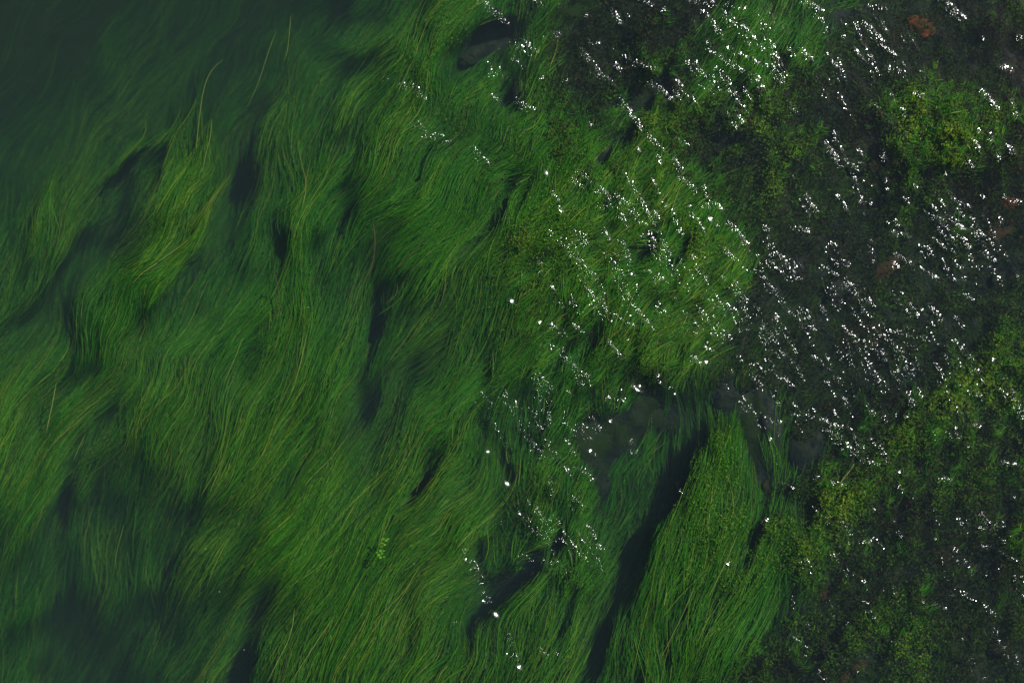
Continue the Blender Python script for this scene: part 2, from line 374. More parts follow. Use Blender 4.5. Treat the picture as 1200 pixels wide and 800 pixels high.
# single tilted facets shaped into the water surface, each to throw one large sun spot
BIG = [(750,452,6),(733,466,4.2),(717,491,4),(693,527,5),(666,549,5),(594,567,5),(573,528,4.6),(581,720,5),(610,779,5.6),(601,352,4.4),
       (834,255,4),(640,203,4.2),(742,319,4.6),(712,225,4.4),(658,245,3.6),(646,275,4),(855,658,4),(900,607,3.8),(750,174,3.6),(742,135,3.6),
       (981,75,3.4),(661,634,3.6),(829,423,3.8),(556,648,0),(546,655,3.6),(567,703,4.4),(597,766,4),(1163,423,3.4),(1023,481,3.4),(1055,551,3.4),
       (495,160,3),(561,188,3.2),(570,115,0),(584,87,3.2),(798,573,3),(792,460,3),(649,405,3.6),(634,376,4),(652,45,0),(870,66,0)]

ax = axis(-3.15, 3.15, 0.011, 90); ay = axis(-2.15, 2.15, 0.011, 90)
WX, WY = np.meshgrid(ax, ay)
PX, PY = WX / PXM + 600, 400 - WY / PXM
MASK = np.zeros(PX.shape)
for tok in RIP.split():
    dense = tok.endswith('D'); v = [float(q) for q in tok.rstrip('D').split(',')]
    if len(v) == 2: v = v + [v[0] + 0.1, v[1] + 0.1]
    x0, y0, x1, y1 = v
    jx, jy = rng.normal(0, 1.2, 2)
    x0 += jx; x1 += jx; y0 += jy; y1 += jy
    rad = 4.5 if dense else 3.4
    j0, j1 = np.searchsorted(ax, [(min(x0, x1) - 20 - 600) * PXM, (max(x0, x1) + 20 - 600) * PXM])
    i0, i1 = np.searchsorted(ay, [(400 - max(y0, y1) - 20) * PXM, (400 - min(y0, y1) + 20) * PXM])
    if j1 <= j0 or i1 <= i0: continue
    sx, sy = PX[i0:i1, j0:j1], PY[i0:i1, j0:j1]
    d = seg_dist(sx, sy, [(x0, y0), (x1, y1)])
    if dense:      # a fainter side ripple runs along each crowded streak
        sg = 1 if rng.uniform() < 0.5 else -1
        off = rng.uniform(5, 10) * sg; sh_ = rng.uniform(-6, 6)
        d3 = seg_dist(sx, sy, [(x0 + off, y0 + sh_), (x1 + off, y1 + sh_)])
        MASK[i0:i1, j0:j1] = np.maximum(MASK[i0:i1, j0:j1], 0.82 * np.exp(-(d3 / 3.6) ** 2) * np.clip(0.6 + 0.6 * smoothnoise(sx, sy, 8, 92), 0, 1))
    MASK[i0:i1, j0:j1] = np.maximum(MASK[i0:i1, j0:j1], (1.0 if dense else 0.9) * (1.0 - 0.22 * np.clip((x0 - 850) / 250.0, 0, 1) * np.clip((330 - y0) / 250.0, 0, 1)) * (1.0 + 1.5 * np.clip((760 - x0) / 180.0, 0, 1)) * np.exp(-(d / rad) ** 2) * np.clip(0.78 + 0.45 * smoothnoise(sx, sy, 9, 91), 0, 1.2))
RIFF = np.clip((PX - 560 + 60 * smoothnoise(PX, PY, 120, 41)) / 160.0, 0, 1)      # the fast shallow side is rougher
edge = np.exp(-np.maximum(0, np.hypot(np.maximum(np.abs(WX) - 3.2, 0), np.maximum(np.abs(WY) - 2.2, 0))) / 3.0)
for ex, ey, ea, eb, amp in ((930, 390, 130, 80, 0.9), (1120, 290, 70, 60, 0.6), (860, 70, 60, 60, 0.55), (740, 300, 90, 90, 1.1), (645, 500, 70, 60, 1.8), (1060, 440, 80, 60, 0.8), (970, 500, 90, 22, 0.9), (1010, 80, 60, 60, 0.4), (1130, 650, 60, 60, 0.6), (655, 620, 55, 40, 1.5)):
    uu = ((PX - ex) * 0.87 + (PY - ey) * 0.5) / ea; vv2 = (-(PX - ex) * 0.5 + (PY - ey) * 0.87) / eb
    MASK = np.maximum(MASK, amp * np.exp(-(uu ** 2 + vv2 ** 2) ** 1.5) * np.clip(smoothnoise(PX * 0.88 - PY * 0.47, (PX * 0.47 + PY * 0.88) * 0.26, 7.5, 93 + ex) * 2.4 - 0.75, 0, 1))
# long low waves as geometry, crests running from upper left to lower right like the streaks in the photo
ca, sa = math.cos(R(38)), math.sin(R(38))
U = WX * ca + WY * sa; Vv = -WX * sa + WY * ca
H = 0.0022 * smoothnoise(U * 1.0, Vv * 0.35, 0.16, 51, 2) * (0.25 + 0.75 * RIFF) * edge
H = H + 0.006 * smoothnoise(WX, WY, 0.9, 52) * edge
for bx, by, r in BIG:
    if r <= 0: continue
    # facet tilted midway between sun and camera, shaped to mirror the sun
    q0 = Vector(((bx - 600) * PXM, (400 - by) * PXM, 0)); vdir = (cam.location - q0).normalized()
    hv = (vdir + sdir).normalized(); gx_, gy_ = -hv.x / hv.z, -hv.y / hv.z
    dx_, dy_ = WX - q0.x, WY - q0.y
    RR = r * 1.75 * PXM
    near = np.exp(-((dx_ ** 2 + dy_ ** 2) / (RR * RR * 0.5)))
    MASK *= 1 - near; RIFF = RIFF * (1 - near); H = H * (1 - near)
    H = H + (dx_ * gx_ + dy_ * gy_) * np.exp(-((dx_ ** 2 + dy_ ** 2) / (RR * RR)) ** 1.5)
nx, ny = len(ax), len(ay)
V = np.stack([WX, WY, H], -1).reshape(-1, 3)
i = np.arange(nx - 1)[None, :] + np.arange(ny - 1)[:, None] * nx
F = np.stack([i, i + 1, i + 1 + nx, i + nx], -1).reshape(-1, 4)
# close the body: skirt and floor, well outside the view and below the bed
b = len(V)
ring = np.concatenate([np.arange(nx), np.arange(1, ny) * nx + nx - 1, (ny - 1) * nx + np.arange(nx - 2, -1, -1), np.arange(ny - 2, 0, -1) * nx])
low = V[ring].copy(); low[:, 2] = -2.6
V = np.vstack([V, low])
n = len(ring); k = np.arange(n); k2 = (k + 1) % n
SK = np.stack([ring[k], b + k, b + k2, ring[k2]], -1)
cx = len(V); V = np.vstack([V, [[0, 0, -2.6]]])
FL = np.stack([b + k2, b + k, np.full(n, cx), np.full(n, cx)], -1)

M_WATER, N, L = new_mat('river_water')
out = N.new('ShaderNodeOutputMaterial')
geo = N.new('ShaderNodeNewGeometry')
ma = N.new('ShaderNodeAttribute'); ma.attribute_name = 'chop'
rf = N.new('ShaderNodeAttribute'); rf.attribute_name = 'riffle'
mp = N.new('ShaderNodeMapping'); mp.vector_type = 'POINT'
mp.inputs['Rotation'].default_value = (0, 0, R(-38)); mp.inputs['Scale'].default_value = (1.0, 0.62, 1.0)
L.new(geo.outputs['Position'], mp.inputs['Vector'])
na = N.new('ShaderNodeTexNoise'); na.inputs['Scale'].default_value = 67; na.inputs['Detail'].default_value = 1.0; na.inputs['Roughness'].default_value = 0.55
nb = N.new('ShaderNodeTexNoise'); nb.inputs['Scale'].default_value = 14; nb.inputs['Detail'].default_value = 1.0
L.new(mp.outputs[0], na.inputs['Vector']); L.new(mp.outputs[0], nb.inputs['Vector'])
def mth(op, a, b_):
    n_ = N.new('ShaderNodeMath'); n_.operation = op
    for s_, v_ in ((0, a), (1, b_)):
        if isinstance(v_, (int, float)): n_.inputs[s_].default_value = v_
        else: L.new(v_, n_.inputs[s_])
    return n_.outputs[0]
CHOP = 0.0122
am = mth('ADD', mth('MULTIPLY', ma.outputs['Fac'], CHOP), mth('MULTIPLY', rf.outputs['Fac'], CHOP * 0.045))
h1 = mth('MULTIPLY', na.outputs['Fac'], am)
h2 = mth('MULTIPLY', nb.outputs['Fac'], mth('ADD', mth('MULTIPLY', rf.outputs['Fac'], 0.0022), 0.0004))
hh = mth('ADD', h1, h2)
bp = N.new('ShaderNodeBump'); bp.inputs['Strength'].default_value = 1.0; bp.inputs['Distance'].default_value = 1.0
L.new(hh, bp.inputs['Height'])
gl = N.new('ShaderNodeBsdfGlossy'); gl.inputs['Roughness'].default_value = 0.105; gl.distribution = 'GGX'
L.new(bp.outputs[0], gl.inputs['Normal'])
tr = N.new('ShaderNodeBsdfTransparent')
fr = N.new('ShaderNodeFresnel'); fr.inputs['IOR'].default_value = 1.33
mx = N.new('ShaderNodeMixShader')
L.new(fr.outputs[0], mx.inputs[0]); L.new(tr.outputs[0], mx.inputs[1]); L.new(gl.outputs[0], mx.inputs[2])
L.new(mx.outputs[0], out.inputs['Surface'])
ab = N.new('ShaderNodeVolumeAbsorption'); ab.inputs['Color'].default_value = (0.60, 0.74, 0.50, 1); ab.inputs['Density'].default_value = 1.45
sc_ = N.new('ShaderNodeVolumeScatter'); sc_.inputs['Color'].default_value = (0.44, 0.66, 0.92, 1); sc_.inputs['Density'].default_value = 0.125
sc_.inputs['Anisotropy'].default_value = 0.0
av = N.new('ShaderNodeAddShader'); L.new(ab.outputs[0], av.inputs[0]); L.new(sc_.outputs[0], av.inputs[1])
L.new(av.outputs[0], out.inputs['Volume'])
zpad = np.zeros(n + 1)
water = mesh_np('water', V, np.vstack([F, SK, FL[:, :4]]) if False else np.vstack([F, SK]), M_WATER,
                extra={'chop': np.concatenate([MASK.ravel(), zpad]), 'riffle': np.concatenate([(RIFF * edge).ravel(), zpad])})
# floor of the water body
bmw = bmesh.new(); bmw.from_mesh(water.data); bmw.verts.ensure_lookup_table()
bmw.verts.remove(bmw.verts[cx]); bmw.verts.ensure_lookup_table()
bmw.faces.new([bmw.verts[b + q] for q in range(n)][::-1])
bmesh.ops.recalc_face_normals(bmw, faces=bmw.faces[:])
bmw.to_mesh(water.data); bmw.free()
tag(water, 'murky green river water, calm at the left and rippled with sun glitter at the right', kind='structure')

# ------------------------------------------------------------------ plants: which tuft grows where
TUFTS = [  # x, y, kind, label
 (40,290,'L','hazy weed tuft fanning upward at the left edge, above the dark diagonal channel'),
 (125,205,'L','thin curved wisps of weed rising side by side into the dark upper left water'),
 (195,262,'L','bright wavy tress of green weed snaking down between two dark channels at the left'),
 (100,375,'L','dense vivid green knot of weed at the lower end of the wavy bright tress'),
 (30,435,'L','dim flat-combed weed lying along the left edge at mid height'),
 (55,540,'L','smooth green weed with pale streaks at the left edge above the dark lower left hollow'),
 (35,690,'L','dull sunken weed along the left edge beside the dark lower left hollow'),
 (170,690,'L','barely visible sunken strands inside the dark lower left hollow'),
 (180,560,'L','soft olive combed weed just above the dark lower left hollow'),
 (245,455,'L','long even combed weed with thin pale streaks right of the vivid knot'),
 (250,345,'L','grey-green strands on the right bank of the narrow dark slit at left'),
 (240,125,'L','tallest single curling wisp with its hooked tip in dark water'),
 (100,80,'L','faint murky sunken weed in the darkest upper left corner water'),
 (300,640,'L','yellow-green combed weed sweeping over the upper rim of the lower dark notch'),
 (335,520,'L','bright yellow-green swathe of long strands left of centre'),
 (345,365,'L','vivid green tress curling down the left side of the darkest teal hollow'),
 (330,250,'L','weed with yellow tips above the left side of the teal hollow'),
 (330,110,'L','loose pale wisps trailing in the dim water at the top, left of centre'),
 (400,45,'L','grey-green strands swept almost sideways near the top edge'),
 (425,140,'L','mid green weed with fine light tips under the sideways-swept strands'),
 (500,70,'L','bright green tuft at the top beside the black notch among stones'),
 (475,205,'L','bright green weed crossed by the two leftmost rows of sun glints'),
 (410,385,'L','short vivid clump hanging over the dark slot right of the curling tress'),
 (440,500,'L','shaded weed lying in the dim trough at the middle'),
 (460,300,'L','tangled strands with brown stems above the hooked dark hollow'),
 (540,255,'L','shining green swathe left of the first large sun spot'),
 (520,385,'L','hazy strands curving round the right side of the hooked dark hollow'),
 (530,490,'L','wavy dark green weed left of the lower glint streaks'),
 (425,610,'L','broad combed bed of yellow-streaked weed carrying the small floating sprig'),
 (360,730,'L','long smooth strands at the bottom edge right of the dark notch'),
 (490,640,'L','golden-streaked weed between the floating sprig and the steep glint streak'),
 (460,760,'L','dark and bright locks of weed at the bottom edge, left of the lowest sun spots'),
 (545,580,'L','weed with a bluish sheen below the pair of large round sun spots'),
 (570,740,'L','vivid weed tuft under the lowest pair of sun spots'),
 (245,755,'L','dim strands in and below the dark notch near the bottom left'),
 (640,735,'L','green weed in several locks at the bottom, left of the long dark cleft'),
 (770,730,'L','large smooth fan of long yellow-green strands right of the dark cleft'),
 (845,570,'L','bright pointed crest of weed rising beside the dark blue-grey slab'),
 (900,710,'L','shaded right flank of the large weed fan, running into the dark stones'),
 (640,250,'S','yellow-flecked short weed around the upper middle sun spots'),
 (700,175,'S','leafy weed bank with golden flecks below the black gap'),
 (590,175,'S','soft green short weed between the two upper groups of stones'),
 (565,110,'S','short weed at the foot of the glints near the top middle'),
 (625,335,'S','bright short weed on both sides of the lone sun spot at the middle'),
 (610,440,'S','short weed holding one upright bright stalk at the middle'),
 (690,640,'S','rounded tangled weed clump left of the dark cleft'),
 (610,620,'S','tangled weed around the lower middle glint streaks'),
 (650,540,'S','dim tangled weed under the dense glitter and the blue-white sun spot low in the middle'),
 (730,255,'S','stringy weed mound crossed by long glint streaks, upper right of the middle'),
 (800,245,'S','bright stringy weed slope ending at the grey bare bed'),
 (720,370,'S','yellowish stringy weed patch among the densest middle glints'),
 (785,340,'S','soft green weed bank on the left rim of the bare bed'),
 (690,450,'S','dull weed between the middle glint streaks and the blue-grey slab'),
 (765,55,'F','narrow golden-green algae strip near the top edge among stones'),
 (690,115,'F','sparse algae tufts between dark stones under the top glints'),
 (880,60,'S','hazy bright green weed bank at the top under white glints'),
 (880,130,'F','dim olive algae below the top glint cluster'),
 (935,170,'F','diagonal algae ridge with a bright upper edge right of the upper glints'),
 (840,195,'F','algae with reddish fringes beside the small dark gully'),
 (1125,150,'F','broad bright green algae cushion at the upper right'),
 (1180,35,'F','yellow-green algae in the top right corner'),
 (1040,170,'F','thin dark algae left of the bright upper right cushion'),
 (1065,300,'F','small golden algae sprigs around a black hole among stones'),
 (1010,230,'F','dark algae film under the long vertical glint streak'),
 (1145,380,'F','olive algae at the right edge under scattered glints'),
 (1170,450,'F','yellowish algae ridge rising toward the right edge at mid height'),
 (1095,510,'F','mottled yellow-green algae mound right of the dark boulder'),
 (1000,580,'F','algae slope hanging below the pale lit rim of the arched boulder'),
 (1060,690,'F','dark leafy algae below the mottled mound'),
 (955,630,'F','green leafy shoulder between weed fan and dark stones'),
 (1130,580,'F','brownish algae field at the lower right edge'),
 (1070,770,'F','olive speckled algae at the bottom edge toward the right'),
 (1170,740,'F','dark algae in the bottom right corner'),
 (915,775,'F','small bright algae tuft at the bottom edge right of the weed fan'),
 (950,370,'F','almost bare algae film on the grey bed at right centre'),
 (1010,440,'F','patchy algae film amid dense glitter above the boulder'),
]
TC = np.array([(t[0], t[1]) for t in TUFTS], float)
KIND = np.array([t[2] for t in TUFTS])

def tuft_of(px, py):
    qx = px + 10 * smoothnoise(px, py, 30, 61); qy = py + 10 * smoothnoise(px, py, 30, 62)
    best = np.full(px.shape, 1e12); idx = np.zeros(px.shape, int)
    for i, (tx, ty) in enumerate(TC):
        # cells are stretched along the strands
        dx = qx - tx; dy = qy - ty
        u = dx * 0.5 - dy * 0.866; v = dx * 0.866 + dy * 0.5
        d = (u * 0.75) ** 2 + (v * 1.15) ** 2
        m = d < best
        best[m] = d[m]; idx[m] = i
    return idx

# colours of single blades
PAL = np.array([(0.009,0.070,0.003),(0.019,0.138,0.003),(0.036,0.205,0.004),(0.084,0.240,0.007),(0.180,0.290,0.020),(0.300,0.340,0.080),(0.075,0.060,0.030)])
PW = np.array([0.20,0.28,0.26,0.16,0.07,0.015,0.015])

def make_strands(gx, gy, per, spread, length, nseg, width, seed, zthick=0.16, jit=7.0):
    """locks at gx,gy (pixels); returns blades: px,py,z arrays (n, nseg+1), width, colour, tuft"""
    r = np.random.default_rng(seed)
    n = len(gx) * per
    lock = np.repeat(np.arange(len(gx)), per)
    a0 = look(ANG, gx, gy)
    off = r.normal(0, 1, n) * spread * np.repeat(r.uniform(0.5, 1.3, len(gx)), per)
    along = r.normal(0, 0.22, n) * length
    ang = a0[lock]
    x = gx[lock] + np.cos(ang + math.pi / 2) * off + np.cos(ang) * along
    y = gy[lock] - np.sin(ang + math.pi / 2) * off - np.sin(ang) * along
    lz = r.uniform(0, 1, len(gx)) ** 1.3 * zthick
    lk_a = r.normal(0, R(jit), len(gx)); lk_w = r.normal(0, R(8), len(gx)); lk_p = r.uniform(0, 6.28, len(gx))
    ln = length * r.uniform(0.55, 1.35, n)
    st = ln / nseg
    zoff = lz[lock] + r.uniform(0, 0.05, n)
    XS = np.zeros((n, nseg + 1)); YS = XS.copy(); ZS = XS.copy()
    bi = r.normal(0, R(4), n)
    for k in range(nseg + 1):
        XS[:, k] = x; YS[:, k] = y
        t = k / nseg
        z = look(ZW, x, y) - zoff * (1.1 - 0.5 * t)
        ZS[:, k] = z
        a = look(ANG, x, y) + lk_a[lock] + bi + lk_w[lock] * math.sin(1) * np.sin(lk_p[lock] + t * 4.0)
        # blades of one lock gather towards its tip
        x = x + np.cos(a) * st - np.cos(ang + math.pi / 2) * off * 0.45 / nseg
        y = y - np.sin(a) * st + np.sin(ang + math.pi / 2) * off * 0.45 / nseg
    for _ in range(2):      # blades are stiff: even out sharp steps in height
        ZS[:, 1:-1] = (ZS[:, :-2] + 2 * ZS[:, 1:-1] + ZS[:, 2:]) / 4
    ZS = np.minimum(ZS, -0.025)
    c = PAL[r.choice(len(PAL), n, p=PW / PW.sum())]
    lc = PAL[r.choice(4, len(gx), p=[0.25, 0.3, 0.27, 0.18])]
    c = c * 0.55 + lc[lock] * 0.45
    yel = np.clip(0.45 + 0.45 * np.exp(-(((XS[:, 0] - 380) / 190) ** 2 + ((YS[:, 0] - 620) / 170) ** 2)) + 0.7 * smoothnoise(XS[:, 0], YS[:, 0], 90, 71, 2), 0, 1)[:, None]
    c = c * (1 + yel * np.array([0.62, 0.10, 0.2])) * r.uniform(0.82, 1.2, (n, 1))
    wd = width * r.uniform(0.65, 1.3, n) * PXM
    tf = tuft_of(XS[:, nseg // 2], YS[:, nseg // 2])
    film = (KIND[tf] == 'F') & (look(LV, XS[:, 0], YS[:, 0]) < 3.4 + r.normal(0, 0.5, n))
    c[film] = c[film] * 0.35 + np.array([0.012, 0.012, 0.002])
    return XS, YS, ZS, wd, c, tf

def ribbons(XS, YS, ZS, wd, seed):
    """narrow tapered blades, each slightly rolled"""
    r = np.random.default_rng(seed)
    n, m = XS.shape
    P = at_np(XS, YS, ZS)
    T = np.gradient(P, axis=1); T /= np.linalg.norm(T, axis=2, keepdims=True) + 1e-9
    roll = r.normal(0, R(20), n)[:, None] + r.normal(0, R(22), n)[:, None] * np.linspace(0, 1, m)[None, :]
    side = np.stack([-T[..., 1], T[..., 0], np.zeros((n, m))], -1)
    side /= np.linalg.norm(side, axis=2, keepdims=True) + 1e-9
    up = np.cross(T, side)
    S = side * np.cos(roll)[..., None] + up * np.sin(roll)[..., None]
    t = np.linspace(0, 1, m)
    prof = np.clip(np.minimum(t / 0.12 + 0.45, (1 - t) / 0.45 + 0.12), 0, 1)
    hw = (wd[:, None] * 0.5 * prof[None, :])[..., None]
    V = np.stack([P - S * hw, P + S * hw], 2).reshape(-1, 3)         # n*m*2
    base = (np.arange(n)[:, None] * m + np.arange(m - 1)[None, :]) * 2
    F = np.stack([base, base + 1, base + 3, base + 2], -1).reshape(-1, 4)
    return V, F

def pick(nl, seed, kinds, power=0.7, cell=4):
    """random places inside cells of some kinds, likelier where weed stands high"""
    r = np.random.default_rng(seed)
    xs, ys = [], []
    tot = 0
    while tot < nl:
        x = r.uniform(-60, 1260, nl * 2); y = r.uniform(-60, 860, nl * 2)
        k = KIND[tuft_of(x, y)]
        ok = np.isin(k, kinds) & (r.uniform(0, 1, len(x)) < (np.where(k == 'L', np.where(look(LV, x, y) < 0.9, 0.01, 0.12), 0.14) + look(LV, x, y) / 7.0 * 0.95) ** power)
        xs.append(x[ok]); ys.append(y[ok]); tot += ok.sum()
    return np.concatenate(xs)[:nl], np.concatenate(ys)[:nl]

groups = []
gx, gy = pick(3900, 201, ['L'], 1.0)
groups.append(make_strands(gx, gy, 13, 5.0, 125, 10, 0.68, 301, 0.24))
gx, gy = pick(900, 202, ['L'])
groups.append(make_strands(gx, gy, 6, 4.0, 170, 13, 0.62, 302, 0.08, 5.0))
gx, gy = pick(3300, 203, ['S'])
groups.append(make_strands(gx, gy, 15, 5.5, 38, 5, 0.92, 303, 0.16, 16.0))
gx, gy = pick(4200, 204, ['F'], 2.2)
groups.append(make_strands(gx, gy, 9, 4.0, 10, 3, 0.9, 304, 0.09, 34.0))

# leafy algae: little folded leaves, in clumps
def make_flakes(nc, per, seed, kinds, spread, size, power):
    r = np.random.default_rng(seed)
    cx_, cy_ = pick(nc, seed + 1, kinds, power)
    n = nc * per
    c = np.repeat(np.arange(nc), per)
    x = cx_[c] + r.normal(0, spread, n); y = cy_[c] + r.normal(0, spread, n)
    top = (r.uniform(-0.02, 0.02, nc) + 0.045 * smoothnoise(cx_, cy_, 26, 77, 2))[c]
    z = np.minimum(look(ZW, x, y) + top + r.uniform(-0.04, 0.02, n) - 0.0006 * ((x - cx_[c]) ** 2 + (y - cy_[c]) ** 2), -0.02)
    P = at_np(x, y, z)
    s = size * PXM * r.uniform(0.5, 1.4, n)
    a = r.uniform(0, 6.28, n); el = r.normal(0, 0.55, n)
    u = np.stack([np.cos(a) * np.cos(el), np.sin(a) * np.cos(el), np.sin(el)], -1)
    vv = np.stack([-np.sin(a), np.cos(a), r.normal(0, 0.5, n)], -1); vv /= np.linalg.norm(vv, axis=1, keepdims=True)
    V = np.stack([P - u * s[:, None], P - vv * s[:, None] * 0.45, P + u * s[:, None], P + vv * s[:, None] * 0.45], 1).reshape(-1, 3)
    V[0::4, 2] -= s * 0.3; V[2::4, 2] += s * 0.1
    F = np.arange(n * 4).reshape(-1, 4)
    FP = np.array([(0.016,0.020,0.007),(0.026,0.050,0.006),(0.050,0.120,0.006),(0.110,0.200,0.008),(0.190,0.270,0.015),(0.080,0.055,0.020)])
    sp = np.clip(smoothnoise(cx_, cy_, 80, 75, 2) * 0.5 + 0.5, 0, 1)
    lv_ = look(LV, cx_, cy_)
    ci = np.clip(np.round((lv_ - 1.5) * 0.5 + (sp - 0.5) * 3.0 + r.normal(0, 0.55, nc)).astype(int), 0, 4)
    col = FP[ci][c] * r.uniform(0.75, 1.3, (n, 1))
    br = r.uniform(0, 1, n) < 0.06
    col[br] = FP[5]
    return V, F, col, tuft_of(x, y)

def film(seed, nc, per, spread):
    r = np.random.default_rng(seed)
    bx = r.uniform(600, 1240, nc); by = r.uniform(-40, 840, nc)
    k = (smoothnoise(bx, by, 38, 95, 3) > r.uniform(-0.5, 0.7, nc)); bx, by = bx[k], by[k]; nc = len(bx)
    c = np.repeat(np.arange(nc), per); n = nc * per
    x = bx[c] + r.normal(0, spread, n); y = by[c] + r.normal(0, spread, n)
    z = -0.355 + r.uniform(-0.03, 0.012, n)
    P = at_np(x, y, z); s = 1.5 * PXM * r.uniform(0.5, 1.4, n)
    a = r.uniform(0, 6.28, n)
    uu = np.stack([np.cos(a), np.sin(a), r.normal(0, 0.4, n)], -1); vv = np.stack([-np.sin(a), np.cos(a), r.normal(0, 0.4, n)], -1)
    V = np.stack([P - uu * s[:, None], P - vv * s[:, None] * 0.5, P + uu * s[:, None], P + vv * s[:, None] * 0.5], 1).reshape(-1, 3)
    col = np.array([(0.012, 0.016, 0.008), (0.022, 0.034, 0.010), (0.030, 0.060, 0.008), (0.05, 0.045, 0.02)])[r.choice(4, nc, p=[0.3, 0.35, 0.25, 0.1])][c] * r.uniform(0.6, 1.4, (n, 1))
    tf = tuft_of(x, y)
    ok = KIND[tf] == 'F'
    vi = (np.where(ok)[0][:, None] * 4 + np.arange(4)).ravel()
    return V[vi], np.arange(ok.sum() * 4).reshape(-1, 4), col[ok], tf[ok]

def speckle(seed, cxy, sxy, rot, nc, per, size):
    r = np.random.default_rng(seed)
    u = r.normal(0, sxy[0], nc); v = r.normal(0, sxy[1], nc); ca_, sa_ = math.cos(R(rot)), math.sin(R(rot))
    c = np.repeat(np.arange(nc), per); n = nc * per
    bx = cxy[0] + u * ca_ - v * sa_; by = cxy[1] - u * sa_ - v * ca_
    keep = (look(LV, bx, by) > 4.0)[c]
    x = (bx[c] + r.normal(0, 3.2, n))[keep]; y = (by[c] + r.normal(0, 3.2, n))[keep]; n = len(x)
    z = np.minimum(look(ZW, x, y) + r.uniform(-0.01, 0.035, n), -0.02)
    P = at_np(x, y, z); s = size * PXM * r.uniform(0.5, 1.4, n)
    a = R(65) + r.normal(0, 0.7, n); el = r.normal(0, 0.5, n)
    uu = np.stack([np.cos(a) * np.cos(el), np.sin(a) * np.cos(el), np.sin(el)], -1)
    vv = np.stack([-np.sin(a), np.cos(a), r.normal(0, 0.6, n)], -1); vv /= np.linalg.norm(vv, axis=1, keepdims=True)
    V = np.stack([P - uu * s[:, None], P - vv * s[:, None] * 0.45, P + uu * s[:, None], P + vv * s[:, None] * 0.45], 1).reshape(-1, 3)
    col = np.array([(0.03, 0.13, 0.005), (0.07, 0.21, 0.008), (0.16, 0.28, 0.012)])[r.choice(3, n, p=[0.4, 0.4, 0.2])] * r.uniform(0.7, 1.3, (n, 1))
    return V, np.arange(n * 4).reshape(-1, 4), col, tuft_of(x, y)

fl_groups = [film(611, 7000, 12, 4.5), speckle(601, (848, 590), (48, 24), 75, 420, 7, 1.2), speckle(602, (905, 640), (40, 24), 60, 250, 7, 1.2),
             speckle(603, (520, 50), (45, 20), 70, 160, 7, 1.1), speckle(604, (690, 640), (40, 35), 60, 260, 7, 1.1), speckle(605, (655, 260), (60, 25), 60, 300, 7, 1.2),
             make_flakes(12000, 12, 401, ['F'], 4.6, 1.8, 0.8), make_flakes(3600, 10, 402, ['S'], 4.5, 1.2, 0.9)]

# pale or brown stems that stand out one by one
FEATURE = [
 ([(262,70),(249,77),(242,91),(237,110),(234,135),(231,160),(228,200)],1.7,-0.30,5),
 ([(170,140),(172,152),(166,165),(153,178),(141,190),(134,203)],1.5,-0.38,4),
 ([(213,125),(205,145),(190,163),(174,177)],1.3,-0.42,4), ([(230,115),(222,135),(208,152),(200,172),(189,199)],1.7,-0.33,4),
 ([(248,140),(247,160),(242,176),(237,202)],1.7,-0.24,5), ([(341,18),(339,40),(337,60),(333,72)],1.5,-0.33,5), ([(325,35),(318,50),(310,75),(302,100),(290,125)],1.3,-0.36,5),
 ([(487,18),(481,33),(473,42),(462,58)],1.7,-0.16,3), ([(270,205),(256,224),(242,240),(235,260),(223,280),(213,300),(205,315),(194,327),(182,345)],1.6,-0.20,5),
 ([(266,215),(247,236),(238,262),(226,284),(214,306),(201,322)],1.3,-0.21,4), ([(472,330),(473,345),(463,356),(443,369)],1.7,-0.18,3), ([(466,332),(465,345),(452,356)],1.3,-0.2,4),
 ([(320,318),(326,335),(328,360),(323,376)],1.6,-0.13,6), ([(437,258),(440,280),(438,305),(430,325),(421,338)],1.6,-0.12,6), ([(500,280),(480,300),(466,318)],1.4,-0.13,6),
 ([(345,712),(343,735),(336,755),(325,775),(314,798)],1.9,-0.15,5), ([(392,722),(372,750),(356,775),(340,800)],1.7,-0.14,5), ([(66,448),(61,475),(54,507)],2.4,-0.22,5),
 ([(100,509),(92,525),(86,540)],1.5,-0.2,5), ([(642,408),(640,415),(634,426),(626,440)],2.6,-0.06,3), ([(492,662),(476,690),(457,710),(440,726)],2.2,-0.10,4),
 ([(571,620),(573,640),(569,656)],1.5,-0.1,4), ([(360,445),(352,460),(346,470)],1.5,-0.1,5), ([(285,395),(275,420),(262,450)],1.4,-0.16,5), ([(262,535),(248,560),(236,580)],1.4,-0.2,5),
 ([(585,222),(577,236)],1.8,-0.08,5), ([(785,615),(795,590),(806,560)],1.3,-0.1,4), ([(830,700),(850,660),(865,625)],1.4,-0.1,5), ([(778,710),(782,690)],1.7,-0.1,5),
 ([(740,795),(752,740),(762,700)],1.4,-0.1,4), ([(775,770),(800,720),(815,685)],1.3,-0.1,5), ([(145,615),(138,640),(134,665)],1.3,-0.35,5),
]

# assemble each tuft: Empty > blade_mass / frond_mass (uncountable), pale stems
roots = []
for i, (tx, ty, k, lab) in enumerate(TUFTS):
    zr = float(look(BEDZ, np.array([float(tx)]), np.array([float(ty)]))[0])
    nm = {'L': 'water_weed', 'S': 'tangled_water_weed', 'F': 'algae_mat'}[k]
    e = empty(nm, at(tx, ty, zr))
    grp = {'L': 'beds of long trailing water weed', 'S': 'short tangled water weed', 'F': 'leafy algae mats on the stones'}[k]
    tag(e, lab, 'water weed' if k != 'F' else 'algae', grp)
    roots.append(e)
parts = {i: [] for i in range(len(TUFTS))}
for gi, (XS, YS, ZS, wd, c, tf) in enumerate(groups):
    for i in range(len(TUFTS)):
        s = np.where(tf == i)[0]
        if len(s) == 0: continue
        V, F = ribbons(XS[s], YS[s], ZS[s], wd[s], 500 + gi * 100 + i)
        parts[i].append((V, F, np.repeat(c[s], XS.shape[1] * 2, axis=0)))
